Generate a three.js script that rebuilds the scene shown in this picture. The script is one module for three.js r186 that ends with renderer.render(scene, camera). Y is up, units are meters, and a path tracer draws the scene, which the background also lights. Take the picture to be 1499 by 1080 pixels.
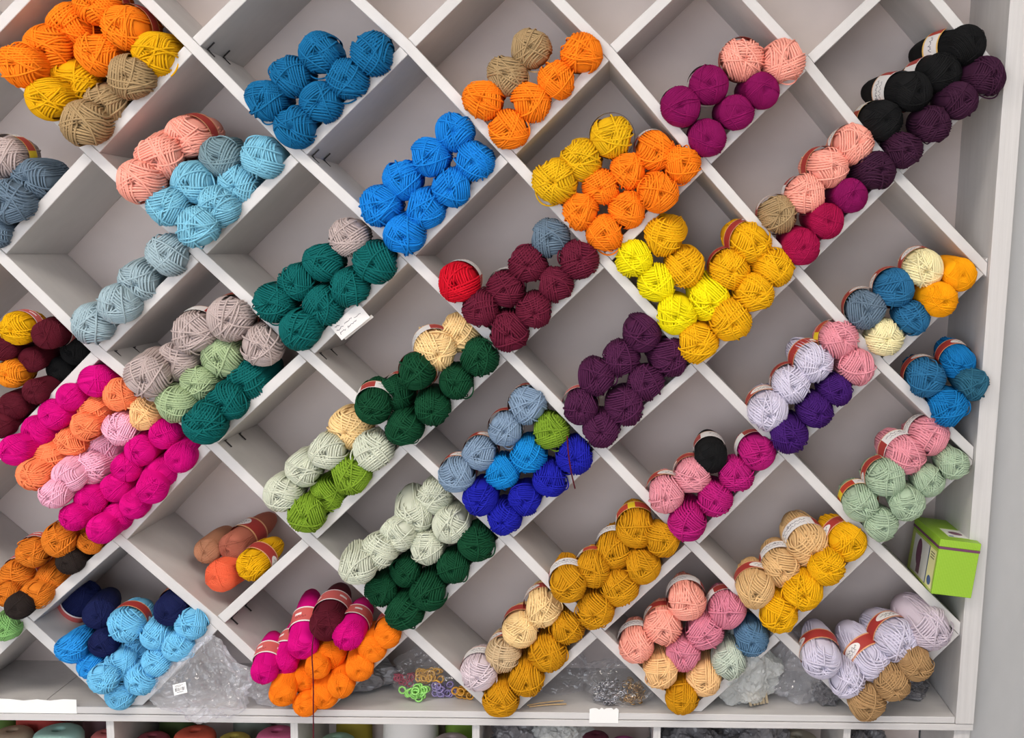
import * as THREE from 'three';
import { mergeGeometries } from 'three/addons/utils/BufferGeometryUtils.js';
import { RoundedBoxGeometry } from 'three/addons/geometries/RoundedBoxGeometry.js';
import { ImprovedNoise } from 'three/addons/math/ImprovedNoise.js';
import { RectAreaLightUniformsLib } from 'three/addons/lights/RectAreaLightUniformsLib.js';

// ---------------------------------------------------------------- camera, light, exposure
const scene = new THREE.Scene();
const Y0 = 2.0;                                   // height of the shelf's own origin above the floor
const camera = new THREE.PerspectiveCamera(2 * Math.atan(540 / 1600) * 180 / Math.PI, 1499 / 1080, 0.05, 60);
camera.position.set(0.6963, Y0 - 0.3060, 1.8695);
camera.rotation.order = 'YXZ';
camera.rotation.set(-0.148126, -0.054234, 0.034064);
camera.setViewOffset(1499, 1080, -239.5, -71.85, 1499, 1080);   // the photograph is a crop, its lens axis lies off centre
camera.updateProjectionMatrix();

const renderer = new THREE.WebGLRenderer({ antialias: true });
renderer.toneMapping = THREE.LinearToneMapping;
renderer.toneMappingExposure = 1.05;
renderer.shadowMap.enabled = true;
scene.background = new THREE.Color().setRGB(0.80, 0.88, 1.0);
RectAreaLightUniformsLib.init();

const WINDOW = [-2.2, 1.0, 0.5, 2.6];            // x0, x1, y0, y1 of the glazed shop front behind the camera
function panelLight(x, y, z, w, h, intensity, color, label) {   // ceiling panel: glowing sheet and its light
  const g = new THREE.Group(); g.name = 'ceiling_light' + (panelLight.n ? '_' + String(panelLight.n).padStart(3, '0') : ''); panelLight.n = (panelLight.n || 0) + 1;
  g.position.set(x, y, z); g.userData = { label, category: 'ceiling light', group: 'ceiling light panels' }; scene.add(g);
  const frame = new THREE.Mesh(new THREE.BoxGeometry(w + 0.04, 0.03, h + 0.04), new THREE.MeshStandardMaterial({ color: 0xe8e8e8, roughness: 0.5 })); frame.name = 'frame'; frame.position.y = 0.02; g.add(frame);
  const glow = new THREE.Mesh(new THREE.BoxGeometry(w, 0.008, h), new THREE.MeshStandardMaterial({ color: 0xffffff, emissive: color, emissiveIntensity: 2 })); glow.name = 'diffuser'; g.add(glow);
  const l = new THREE.RectAreaLight(color, intensity, w, h); l.position.set(x, y - 0.01, z); l.lookAt(x, y - 1, z); l.castShadow = true; scene.add(l);
}
panelLight(-0.6, 2.92, 1.5, 1.2, 0.6, 13, 0xfff6ec, 'white ceiling light panel on the side away from the wall pier');
panelLight(1.3, 2.92, 1.5, 1.2, 0.6, 8, 0xfff6ec, 'white ceiling light panel on the side of the wall pier');
// daylight standing in the shop front window
const day = new THREE.RectAreaLight(0xf2f6ff, 3.8, 3.2, 2.1); day.position.set(-0.6, 1.55, 4.25); day.lookAt(-0.6, 1.55, 0); day.castShadow = true; scene.add(day);
// low sun through the same window: it falls on the shop floor behind the camera and comes back as soft light from below
const sun = new THREE.DirectionalLight(0xfff0dc, 12); sun.position.set(-1.6, 6.2, 7.4); sun.target.position.set(-0.4, 0, 2.4); sun.castShadow = true;
Object.assign(sun.shadow.camera, { left: -4, right: 4, top: 4, bottom: -4, near: 0.5, far: 16 }); sun.shadow.mapSize.set(2048, 2048); scene.add(sun, sun.target);


// ---------------------------------------------------------------- helpers
function rng(seed) { let a = seed >>> 0; return () => { a = (a + 0x6d2b79f5) | 0; let t = Math.imul(a ^ (a >>> 15), 1 | a); t = (t + Math.imul(t ^ (t >>> 7), 61 | t)) ^ t; return ((t ^ (t >>> 14)) >>> 0) / 4294967296; }; }
const perlin = new ImprovedNoise();
const used = {};
function numbered(name) { const n = used[name] = (used[name] ?? -1) + 1; return n ? `${name}_${String(n).padStart(3, '0')}` : name; }
function mesh(name, geometry, material, parent) {
  const m = new THREE.Mesh(geometry, material); m.name = parent ? name : numbered(name); m.castShadow = m.receiveShadow = true; (parent || scene).add(m); return m;
}
function thing(name, label, category, group, pos = [0, 0, 0]) {
  const g = new THREE.Group(); g.name = numbered(name); g.position.set(...pos); g.userData = { label, category }; if (group) g.userData.group = group; scene.add(g); return g;
}
function tag(o, label, category, group, kind) { o.userData.label = label; if (category) o.userData.category = category; if (group) o.userData.group = group; if (kind) o.userData.kind = kind; return o; }
function struct(name, geometry, material, label) { const m = mesh(name, geometry, material); m.userData = { kind: 'structure', label }; return m; }
function box(w, h, d, x, y, z, r = 0.0012) { const g = r ? new RoundedBoxGeometry(w, h, d, 1, Math.min(r, w / 3, h / 3, d / 3)) : new THREE.BoxGeometry(w, h, d); g.translate(x, y, z); return g; }
function prism(pts, z0, z1, bevel = 0.0009) {       // a board cut from a sheet: outline in x/y, depth in z
  const s = new THREE.Shape(pts.map((p) => new THREE.Vector2(p[0], p[1])));
  const g = new THREE.ExtrudeGeometry(s, { depth: z1 - z0 - 2 * bevel, bevelEnabled: true, bevelSize: bevel, bevelThickness: bevel, bevelOffset: -bevel, bevelSegments: 1 });
  g.translate(0, 0, z0 + bevel); return g;
}
function noiseTexture(size, fn, srgb = true) {
  const d = new Uint8Array(size * size * 4);
  for (let j = 0; j < size; j++) for (let i = 0; i < size; i++) { const c = fn(i / size, j / size), o = (j * size + i) * 4; d[o] = c[0]; d[o + 1] = c[1]; d[o + 2] = c[2]; d[o + 3] = 255; }
  const t = new THREE.DataTexture(d, size, size); t.wrapS = t.wrapT = THREE.RepeatWrapping; t.magFilter = THREE.LinearFilter; t.minFilter = THREE.LinearMipmapLinearFilter; t.generateMipmaps = true; if (srgb) t.colorSpace = THREE.SRGBColorSpace; t.needsUpdate = true; return t;
}
const tile = (x, y, f, z) => {                     // noise that repeats over the unit square
  const n = (a, b) => perlin.noise(a * f, b * f, z);
  return (n(x, y) * (1 - x) * (1 - y) + n(x - 1, y) * x * (1 - y) + n(x, y - 1) * (1 - x) * y + n(x - 1, y - 1) * x * y);
};

// ---------------------------------------------------------------- surfaces
const laminateMap = noiseTexture(256, (x, y) => { const v = 1 + 0.05 * tile(x, y, 5, 1) + 0.03 * tile(x, y, 19, 4) + 0.02 * tile(x, y, 60, 7); return [206 * v, 203 * v, 201 * v].map((c) => Math.min(255, c)); });
const laminateBump = noiseTexture(128, (x, y) => { const v = 128 + 60 * tile(x, y, 9, 2) + 40 * tile(x, y, 30, 5); return [v, v, v]; }, false);
const laminate = new THREE.MeshStandardMaterial({ map: laminateMap, roughness: 0.5, bumpMap: laminateBump, bumpScale: 0.0004 });
const backing = new THREE.MeshStandardMaterial({ map: laminateMap, color: 0xfff2ed, roughness: 0.65 });
const plaster = new THREE.MeshStandardMaterial({ map: laminateMap, color: 0xd9dcde, roughness: 0.85, bumpMap: laminateBump, bumpScale: 0.001 });
const floorMat = new THREE.MeshStandardMaterial({ map: laminateMap, color: 0xd2ccc4, roughness: 0.4 });
const darkMetal = new THREE.MeshStandardMaterial({ color: 0x2c2a2b, roughness: 0.5, metalness: 0.4 });
const paper = new THREE.MeshStandardMaterial({ color: 0xf3f2ef, roughness: 0.8 });

const NODES = {'-6,2': [-6451, -13072], '-5,1': [-6481, -9811], '-5,2': [-4804, -11402], '-5,3': [-3147, -13029], '-4,0': [-6536, -6598], '-4,1': [-4846, -8170], '-4,2': [-3147, -9710], '-4,3': [-1516, -11375], '-4,4': [140, -13006], '-3,-1': [-6579, -3376], '-3,0': [-4915, -4996], '-3,1': [-3245, -6578], '-3,2': [-1509, -8217], '-3,3': [94, -9680], '-3,4': [1765, -11366], '-3,5': [3438, -12993], '-2,-2': [-6615, -104], '-2,-1': [-4948, -1746], '-2,0': [-3265, -3424], '-2,1': [-1724, -4989], '-2,2': [69, -6487], '-2,3': [1702, -8139], '-2,4': [3383, -9751], '-2,5': [5075, -11355], '-2,6': [6743, -12970], '-1,-3': [-6645, 3171], '-1,-2': [-4984, 1550], '-1,-1': [-3328, -79], '-1,0': [-1692, -1731], '-1,1': [-29, -3315], '-1,2': [1706, -4923], '-1,3': [3391, -6451], '-1,4': [5086, -8044], '-1,5': [6721, -9722], '-1,6': [8375, -11335], '-1,7': [10034, -12941], '0,-3': [-5008, 4824], '0,-2': [-3346, 3210], '0,-1': [-1688, 1602], '0,0': [-37, 11], '0,1': [1626, -1637], '0,2': [3399, -3222], '0,3': [5063, -4813], '0,4': [6705, -6440], '0,5': [8344, -8101], '0,6': [9999, -9720], '0,7': [11654, -11282], '0,8': [13321, -12884], '1,-2': [-1704, 4867], '1,-1': [-37, 3262], '1,0': [1650, 1672], '1,1': [3407, 147], '1,2': [5050, -1507], '1,3': [6686, -3192], '1,4': [8334, -4894], '1,5': [9924, -6408], '1,6': [11595, -8035], '1,7': [13250, -9565], '1,8': [14944, -11221], '2,-1': [1613, 4916], '2,0': [3299, 3324], '2,1': [4987, 1736], '2,2': [6683, 189], '2,3': [8302, -1540], '2,4': [9958, -3255], '2,5': [11531, -4838], '2,6': [13299, -6386], '2,7': [14926, -7983], '2,8': [16588, -9592], '3,0': [4928, 4961], '3,1': [6606, 3362], '3,2': [8276, 1755], '3,3': [9957, 164], '3,4': [11562, -1586], '3,5': [13206, -3090], '3,6': [14897, -4740], '3,7': [16567, -6352], '4,1': [8229, 4990], '4,2': [9897, 3378], '4,3': [11561, 1759], '4,4': [13207, 114], '4,5': [14860, -1482], '4,6': [16530, -3095], '5,2': [11523, 5011], '5,3': [13185, 3392], '5,4': [14844, 1771], '5,5': [16504, 158], '6,3': [14816, 5034], '6,4': [16478, 3418]};
const BALLS = [
  ['-1,-1', 'orange', 0, [[-249, -47, 44, 1, 10, -84, 329], [-228, -15, 4, -14, 27, -79, 353], [-204, 26, -30, 12, 17, -82, 360], [-150, 59, -2, 4, 19, -83, 330, 'r'], [-106, 24, 2, 3, 16, -83, 346, 'r'], [-150, -18, 1, 8, 15, -83, 340]]],
  ['-1,-1', 'golden', 0, [[-62, -14, -4, 1, 14, -84, 349], [-193, -60, -7, -2, 31, -79, 344], [-216, -94, 30, 6, 18, -83, 333]]],
  ['-1,-1', 'khaki', 0, [[-92, -55, 21, -8, 13, -84, 344], [-144, -94, -9, -8, 29, -79, 337], [-163, -131, 29, -7, 16, -83, 344]]],
  ['-2,-1', 'mauve', 0, [[-310, -185, -2, 0, 8, -85, 334, 'y']]],
  ['-2,-1', 'slate', 0, [[-268, -218, -12, 4, 12, -84, 317], [-291, -257, 18, -6, 6, -85, 347], [-324, -308, 7, -4, 11, -84, 248]]],
  ['0,0', 'petrol', 0, [[201, -3, 0, -2, 10, -84, 339], [286, 0, 8, -4, 12, -84, 338], [153, -41, 0, 3, 11, -84, 315], [246, -43, 8, -4, 13, -84, 327], [116, -82, 12, 5, 13, -84, 315], [203, -81, 8, -1, 13, -84, 333], [162, -122, 12, 1, 14, -84, 333]]],
  ['-1,0', 'salmon', 0, [[-28, -143, -30, 12, 22, -81, 348, 'r'], [-59, -178, 3, -9, 29, -79, 356], [-79, -219, 35, -2, 15, -84, 328]]],
  ['-1,0', 'greyblue', 0, [[31, -171, -20, -3, 14, -84, 331]]],
  ['-1,0', 'skyblue', 0, [[-8, -216, 0, 1, 15, -84, 332], [60, -216, -16, 3, 18, -83, 324], [-40, -256, 27, -2, 15, -84, 315], [35, -253, 13, -2, 13, -84, 325], [13, -289, 45, -17, 12, -82, 325], [107, -172, 5, -1, 8, -85, 341]]],
  ['-2,0', 'palegrey', 0, [[-49, -334, 7, -11, 2, -84, 340], [-103, -379, -9, -7, 21, -82, 331], [-126, -417, 21, -7, 11, -84, 320], [-173, -452, 10, 0, 9, -85, 328]]],
  ['0,1', 'brightblue', 0, [[417, -118, 0, -3, 6, -85, 313], [377, -160, 0, -1, 9, -85, 325], [450, -165, 8, 0, 14, -84, 326], [333, -198, 0, 0, 8, -85, 326], [414, -209, 10, -1, 18, -83, 321], [297, -243, 9, 0, 12, -84, 330], [370, -245, 6, 5, 16, -83, 328], [338, -289, 16, 0, 20, -83, 327]]],
  ['-1,1', 'mauve', 0, [[243, -295, 0, -2, 9, -84, 323]]],
  ['-1,1', 'teal', 0, [[201, -338, 0, 0, 8, -85, 312], [288, -336, 11, -6, 12, -84, 344], [156, -373, 0, 2, 13, -84, 300], [246, -379, 9, -1, 14, -84, 311], [121, -408, 11, 2, 10, -84, 310], [201, -411, 3, -1, 18, -83, 328], [167, -451, 15, 3, 13, -84, 330]]],
  ['-2,1', 'mauve', 0, [[48, -437, 0, -9, 9, -84, 368, 'r'], [-13, -463, 0, -5, 17, -83, 354, 'w'], [-48, -512, -11, 12, 12, -83, 325], [-81, -534, 28, -9, 19, -82, 344], [97, -480, 0, -13, 14, -83, 339]]],
  ['-2,1', 'sage', 0, [[28, -504, -13, 3, 12, -84, 340], [-9, -547, 1, 10, 11, -84, 292], [-40, -580, 20, 1, 17, -83, 300]]],
  ['-2,1', 'teal', 0, [[69, -542, -18, 13, 20, -82, 340], [42, -575, 14, 2, 14, -84, 311], [16, -607, 45, -11, 11, -83, 332]]],
  ['-3,0', 'golden', 0, [[-301, -464, 0, 1, 9, -85, 268, 'p']]],
  ['-3,0', 'maroon', 1, [[-252, -472, 0, -1, 10, -105, 257, 'p'], [-324, -497, 0, -1, 7, -105, 226], [-289, -517, -17, 0, 11, -104, 219], [-274, -568, 3, -1, 6, -105, 224], [-314, -594, 0, 2, 13, -104, 241], [-329, -625, 15, 3, 8, -105, 223]]],
  ['-3,0', 'amberorange', 0, [[-315, -539, 0, -1, 7, -85, 233]]],
  ['-3,0', 'black', 1, [[-233, -504, -50, 2, 6, -105, 240], [-260, -536, -50, 2, 9, -105, 234]]],
  ['-3,1', 'magenta', 1, [[-178, -548, 0, 8, 1, -105, 279, 'p'], [-219, -576, 0, 22, 6, -102, 249], [-247, -606, 0, 27, 9, -101, 272], [-276, -635, 0, 30, 10, -100, 273], [-297, -663, 33, 20, 7, -103, 272], [-67, -635, 0, -2, 5, -105, 270], [-37, -672, 14, -4, 20, -103, 266], [-107, -663, 0, 0, 15, -104, 278], [-75, -703, -5, 9, 24, -102, 267], [-133, -695, 0, -7, 18, -103, 260], [-153, -730, 0, 6, 11, -104, 259], [-189, -750, 13, -9, 19, -103, 272], [-207, -774, 35, 30, 19, -99, 240], [-81, -724, 28, -19, 33, -98, 267], [-117, -756, 11, 11, 31, -100, 252], [-150, -780, 3, 19, 29, -99, 253], [-162, -794, 36, 9, 17, -103, 249]]],
  ['-3,1', 'peach', 0, [[-138, -570, 0, 4, -6, -85, 284], [-187, -601, -15, 19, 16, -81, 265], [-190, -623, 15, 7, 8, -84, 235], [-224, -654, 0, 15, 18, -82, 251], [-257, -681, 6, 16, 26, -79, 265], [-268, -703, 36, 19, 18, -81, 254]]],
  ['-3,1', 'lightpeach', 0, [[-100, -601, 0, 1, -3, -85, 273]]],
  ['-3,1', 'babypink', 0, [[-140, -627, 0, 0, 6, -85, 285], [-183, -668, -30, 13, 14, -83, 282], [-195, -696, -4, 17, 1, -83, 278], [-216, -706, 27, 5, 30, -79, 257], [-232, -732, 45, 8, 23, -82, 239]]],
  ['-4,1', 'pumpkin', 0, [[-244, -821, 10, -14, 3, -84, 281], [-198, -826, 0, 0, 8, -85, 206], [-296, -847, 0, -3, 10, -84, 256, 'p'], [-330, -891, -11, 4, 20, -83, 271, 'p'], [-281, -899, -23, 10, 29, -79, 240], [-288, -918, 10, 2, 15, -84, 240], [-335, -914, 21, -8, 7, -84, 208], [-240, -810, -30, 13, 20, -82, 222]]],
  ['-4,1', 'darkbrown', 1, [[-231, -859, 5, 0, 7, -105, 246], [-302, -929, 40, -13, -1, -104, 233]]],
  ['-5,1', 'softgreen', 0, [[-341, -976, 11, -17, 4, -83, 228]]],
  ['-4,2', 'navy', 1, [[-200, -961, -20, -26, 0, -102, 274], [-185, -1007, 0, -6, 18, -103, 256], [-69, -945, 0, -8, 9, -104, 281, 'r'], [-257, -951, -90, -68, -74, -30, 285, 'p']]],
  ['-4,2', 'azure', 0, [[-234, -1013, 9, 0, 8, -85, 259], [-206, -1047, 4, -3, 10, -84, 221]]],
  ['-4,2', 'sky', 0, [[-146, -974, 0, -1, 9, -85, 297, 'r'], [-94, -990, 0, -6, 15, -83, 262], [-33, -968, 4, -10, 2, -84, 273], [-147, -1029, -29, 20, 22, -80, 243], [-53, -1006, 12, -14, 4, -84, 257], [-155, -1044, 4, -10, 20, -82, 263], [-93, -1037, 5, -2, 4, -85, 247], [-169, -1056, 38, -10, -6, -84, 254], [-121, -1069, 7, -8, 11, -84, 267], [-155, -1098, 11, 3, 4, -85, 239]]],
  ['-3,2', 'tan', 1, [[-28, -857, -70, 0, 8, -105, 238]]],
  ['-3,2', 'terracotta', 1, [[16, -850, -75, 30, 25, -97, 273, 'r']]],
  ['-3,2', 'coral', 1, [[7, -893, -38, 25, 5, -102, 298]]],
  ['-3,2', 'golden', 0, [[64, -870, -30, 25, 25, -77, 272, 'r']]],
  ['-1,2', 'cream', 0, [[387, -480, 3, -24, 19, -79, 336, 'w'], [422, -454, -30, -10, 8, -84, 335]]],
  ['-1,2', 'darkgreen', 0, [[462, -489, 11, -9, 7, -84, 312], [359, -513, 33, 7, 3, -85, 302, 'r'], [423, -532, 11, -5, 13, -84, 286], [319, -556, -5, 9, 12, -84, 302, 'r'], [384, -576, 16, -8, 17, -83, 294], [288, -574, 28, -8, 30, -79, 291, 'w'], [337, -612, 17, 1, 18, -83, 310]]],
  ['-2,2', 'cream', 0, [[237, -621, -16, 2, 13, -84, 345]]],
  ['-2,2', 'palesage', 0, [[282, -653, 9, -1, 6, -85, 338], [207, -656, 12, -3, 5, -85, 308], [164, -689, 0, -2, 8, -85, 308], [130, -732, 12, 2, 9, -84, 307]]],
  ['-2,2', 'olive', 0, [[245, -697, 8, -2, 10, -84, 320], [199, -738, -12, 6, 14, -84, 301], [173, -764, 23, -4, 4, -85, 309]]],
  ['-3,3', 'maroon', 1, [[201, -963, 6, -7, 16, -103, 310, 'p']]],
  ['-3,3', 'magenta', 1, [[99, -1042, 32, -10, 40, -97, 233, 'p'], [123, -1037, 2, 7, 43, -95, 261, 'p'], [157, -1002, 0, -11, 49, -92, 275, 'p'], [240, -979, 17, 0, 14, -104, 282, 'p']]],
  ['-3,3', 'orange', 1, [[306, -979, 12, -12, 3, -104, 248, 'r'], [279, -1005, 12, -12, 4, -104, 252], [201, -1027, -15, 2, 22, -103, 265], [259, -1037, 20, -19, 9, -103, 251], [185, -1039, 15, -18, 18, -102, 222], [227, -1069, 19, -14, 13, -103, 244], [156, -1069, 0, -16, 11, -103, 226], [131, -1079, 35, -12, 36, -98, 241], [196, -1091, 14, -18, 33, -98, 245], [166, -1104, 24, 11, 9, -104, 220]]],
  ['0,2', 'red', 0, [[426, -364, 10, 2, 11, -84, 327, 'w']]],
  ['0,2', 'wine', 0, [[541, -330, 0, 0, 8, -85, 319], [503, -372, 0, 3, 11, -84, 304, 'w'], [625, -319, 7, -11, 0, -84, 327], [588, -362, 9, -9, 5, -84, 299], [553, -407, 14, -9, 14, -83, 291], [511, -444, 13, -5, 16, -83, 322], [463, -407, 13, 3, 14, -84, 304]]],
  ['0,2', 'slate', 0, [[577, -285, 0, -1, 7, -85, 318]]],
  ['1,1', 'khaki', 0, [[541, 19, 0, 0, 8, -85, 322], [502, -24, 0, 0, 8, -85, 323]]],
  ['1,1', 'orange', 0, [[623, 14, 8, -11, 3, -84, 329], [584, -29, 8, -7, 8, -84, 314], [542, -66, 5, -2, 7, -85, 318], [506, -112, 9, -1, 15, -84, 316], [464, -67, 8, 2, 10, -84, 326]]],
  ['1,2', 'mustardyellow', 0, [[676, -115, 0, 1, 11, -84, 354, 'w'], [626, -155, 0, 8, 15, -83, 329], [584, -192, 13, 6, 14, -84, 361]]],
  ['1,2', 'orange', 0, [[749, -136, 0, -9, 16, -83, 315, 'w'], [794, -157, 12, -14, 4, -84, 306], [705, -170, 0, -5, 15, -84, 307], [755, -204, 18, -15, 14, -83, 334], [660, -199, 0, 2, 11, -84, 300], [704, -233, 1, -4, 8, -85, 310], [627, -240, 10, 5, 11, -84, 300], [668, -275, 7, 1, 9, -84, 307]]],
  ['2,2', 'salmon', 0, [[889, 17, 0, -5, 9, -84, 343, 'r'], [956, 16, 10, -16, 0, -83, 333]]],
  ['2,2', 'berry', 1, [[834, -26, 0, 1, 9, -105, 339, 'w'], [788, -64, 7, 3, 10, -104, 339, 'w'], [880, -70, 14, -11, 10, -104, 309], [921, -34, 16, -16, 10, -103, 303], [834, -113, 11, -3, 16, -104, 326]]],
  ['2,3', 'salmon', 0, [[1082, -112, 0, -16, -6, -83, 326, 'r'], [1041, -152, 0, -21, 6, -82, 333, 'r'], [1004, -198, 0, -7, 3, -85, 320, 'w']]],
  ['2,3', 'khaki', 0, [[960, -233, 0, -5, 5, -85, 318, 'r']]],
  ['2,3', 'berry', 1, [[1079, -198, 8, -10, 2, -105, 305]]],
  ['2,3', 'crimson', 1, [[1040, -241, 10, -6, 9, -104, 310], [1000, -285, 13, -5, 15, -104, 329]]],
  ['2,3', 'plum', 0, [[1120, -156, 10, -16, -2, -83, 322]]],
  ['3,3', 'black', 1, [[1262, 56, 0, -38, 1, -98, 336, 'y'], [1224, 10, 0, -28, -1, -101, 331, 'w'], [1175, -23, 0, -30, 12, -100, 338, 'w'], [1128, -72, 1, -5, 9, -105, 341, 'y']]],
  ['3,3', 'plum', 0, [[1292, 3, 22, -23, 8, -81, 310], [1251, -37, 19, -17, 10, -83, 299], [1209, -78, 18, -11, 16, -83, 304], [1164, -119, 15, -7, 14, -83, 305]]],
  ['1,3', 'lemon', 0, [[718, -316, 0, 4, -4, -85, 316], [758, -354, 0, 4, 4, -85, 315], [793, -405, 9, 2, 13, -84, 340], [847, -379, -1, -12, 26, -80, 353]]],
  ['1,3', 'goldyellow', 0, [[768, -276, 0, 17, 20, -81, 336], [806, -326, 0, -7, 16, -83, 332], [882, -328, 0, -5, 13, -84, 336, 'r'], [884, -413, 24, -12, 18, -82, 335], [830, -452, 15, 4, 20, -83, 342], [923, -366, 15, -14, 8, -84, 320], [916, -281, 0, -27, 15, -79, 331, 'r'], [957, -321, 8, -26, 9, -80, 320]]],
  ['0,3', 'plumpurple', 0, [[735, -441, 0, -9, 8, -84, 316], [701, -485, -5, 1, 5, -85, 323], [785, -480, 0, -22, 8, -82, 321], [659, -517, 5, -3, 7, -85, 324], [745, -524, 2, 1, 4, -85, 312], [633, -569, 11, 2, 12, -84, 300, 'p'], [710, -566, 10, -4, 12, -84, 324], [670, -606, 11, 1, 13, -84, 305]]],
  ['-1,3', 'steel', 0, [[543, -570, 0, -5, 3, -85, 323, 'r'], [505, -612, 0, -1, 7, -85, 292, 'r'], [462, -656, 0, 2, 10, -84, 288, 'r'], [424, -692, 13, 4, 13, -84, 296, 'r']]],
  ['-1,3', 'olive', 0, [[583, -613, 0, -3, 5, -85, 312]]],
  ['-1,3', 'cyan', 0, [[546, -658, 0, -1, 9, -84, 308], [500, -689, 0, 0, 8, -85, 291]]],
  ['-1,3', 'royal', 0, [[465, -732, 14, 4, 13, -84, 293], [541, -733, 8, 0, 10, -84, 282], [584, -697, 12, -5, 13, -84, 288], [625, -655, 11, -6, 11, -84, 300], [506, -767, 11, 2, 11, -84, 282]]],
  ['-2,3', 'palesage', 0, [[379, -740, -30, 2, 5, -85, 311], [346, -773, -21, -16, 26, -79, 316], [413, -783, 0, 0, 7, -85, 313], [323, -801, 4, 11, 3, -84, 304], [372, -825, 0, 7, 5, -85, 290], [294, -827, 23, 3, -4, -85, 301], [263, -847, 45, -16, 9, -83, 296]]],
  ['-2,3', 'darkgreen', 0, [[458, -813, 7, -2, 8, -85, 305], [418, -857, 7, -1, 9, -84, 277], [336, -868, 0, -2, 9, -84, 262], [377, -901, 13, -2, 15, -84, 313], [295, -900, 12, 2, 11, -84, 273], [336, -938, 17, 2, 15, -84, 314]]],
  ['0,4', 'pink', 0, [[784, -719, 11, 3, 12, -84, 320, 'r'], [830, -687, 0, 1, 8, -85, 311, 'r']]],
  ['0,4', 'black', 1, [[862, -652, 0, 2, 11, -104, 291, 'w']]],
  ['0,4', 'rose', 0, [[942, -641, 1, -10, 6, -84, 315, 'w'], [908, -682, 4, -2, 3, -85, 303], [870, -725, 7, 0, 8, -85, 314], [823, -766, 16, 6, 17, -83, 327]]],
  ['-1,4', 'mustard', 0, [[736, -786, -10, -4, 17, -83, 339, 'y'], [782, -799, 10, -8, -2, -85, 300], [697, -829, -18, 5, 14, -84, 324, 'w'], [660, -857, 5, 5, 4, -85, 309, 'y'], [619, -877, 28, -6, 18, -83, 310, 'w'], [748, -849, 4, -1, 5, -85, 313], [709, -889, 6, 1, 8, -85, 320], [667, -929, 13, 4, 12, -84, 317]]],
  ['-2,4', 'cream', 0, [[574, -931, 0, -2, 6, -85, 326, 'r'], [536, -971, 0, -1, 7, -85, 316, 'r']]],
  ['-2,4', 'khakicream', 0, [[506, -1018, 0, 0, 8, -85, 296, 'r']]],
  ['-2,4', 'lilacwhite', 0, [[464, -1049, 8, 0, 8, -85, 318, 'w']]],
  ['-2,4', 'mustard', 0, [[619, -965, 0, -7, 2, -85, 303], [584, -1011, 5, -2, 4, -85, 331], [549, -1057, 12, -5, 11, -84, 315], [504, -1095, 14, 3, 12, -84, 311]]],
  ['1,4', 'pink', 0, [[1076, -440, 0, -14, -7, -84, 327, 'y'], [1107, -487, 9, -6, 4, -85, 311]]],
  ['1,4', 'lavender', 0, [[1034, -482, 0, -23, 18, -80, 319, 'r'], [997, -521, 0, 0, 6, -85, 329, 'r'], [956, -567, 10, -2, 17, -83, 332, 'r']]],
  ['1,4', 'purple', 0, [[1073, -528, 12, -6, 8, -84, 281], [1039, -564, 15, -7, 11, -84, 288], [994, -607, 17, -2, 19, -83, 318]]],
  ['2,4', 'creamy', 0, [[1214, -316, 0, -3, 15, -84, 326, 'r'], [1154, -435, 4, 0, 8, -85, 312]]],
  ['2,4', 'slate', 0, [[1119, -388, 0, 0, 8, -85, 340, 'r']]],
  ['2,4', 'petrolgrey', 0, [[1166, -351, 0, 0, 8, -85, 332, 'r'], [1198, -400, 11, -4, 11, -84, 296]]],
  ['2,4', 'amber', 1, [[1274, -323, 13, -5, 12, -104, 295], [1240, -366, 23, -12, 15, -103, 314]]],
  ['1,5', 'pink', 0, [[1247, -605, -8, -8, -6, -84, 335, 'w'], [1206, -642, -2, -21, 15, -81, 340, 'w']]],
  ['1,5', 'sagegreen', 0, [[1170, -681, 10, -8, 3, -85, 325, 'r'], [1130, -728, 5, -5, 11, -84, 318, 'y'], [1286, -651, 16, -6, 11, -84, 273], [1246, -683, 10, -2, 10, -84, 279], [1208, -723, 16, -3, 13, -84, 303], [1166, -763, 14, -4, 12, -84, 288]]],
  ['2,5', 'tealblue', 0, [[1289, -475, -11, -6, 24, -81, 291, 'r'], [1270, -551, 12, 10, 8, -84, 336]]],
  ['2,5', 'petrolgrey', 0, [[1231, -503, 2, 0, 8, -85, 339, 'r']]],
  ['2,5', 'dusk', 0, [[1310, -510, 13, -9, 14, -83, 282]]],
  ['0,5', 'camel', 0, [[1045, -812, -17, -15, 21, -81, 359, 'w'], [996, -851, -9, -2, 15, -84, 331, 'w'], [948, -884, 12, 1, 16, -83, 331, 'r']]],
  ['0,5', 'goldyellow', 0, [[1110, -799, 2, -24, 12, -81, 331, 'r'], [1072, -839, 23, 4, 1, -85, 315], [1032, -884, 18, 4, 9, -84, 347], [991, -928, 15, -1, 21, -82, 337]]],
  ['-1,5', 'salmon', 0, [[828, -913, 0, 0, 8, -85, 333, 'w'], [788, -961, 0, 0, 8, -85, 325, 'r'], [741, -994, 6, 0, 8, -85, 312, 'w']]],
  ['-1,5', 'rosepink', 0, [[901, -928, 0, -7, 5, -85, 325, 'w'], [864, -971, 0, -2, 5, -85, 325], [826, -1011, 0, 4, 3, -85, 310]]],
  ['-1,5', 'steelblue', 0, [[946, -980, 5, 0, 8, -85, 304]]],
  ['-1,5', 'seafoam', 0, [[908, -1021, 8, 0, 9, -84, 304]]],
  ['-1,5', 'peachcream', 0, [[786, -1041, 9, -3, 12, -84, 305], [865, -1055, 2, 4, 11, -84, 311]]],
  ['-1,5', 'mustard', 0, [[826, -1088, 13, 3, 12, -84, 289]]],
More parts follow.
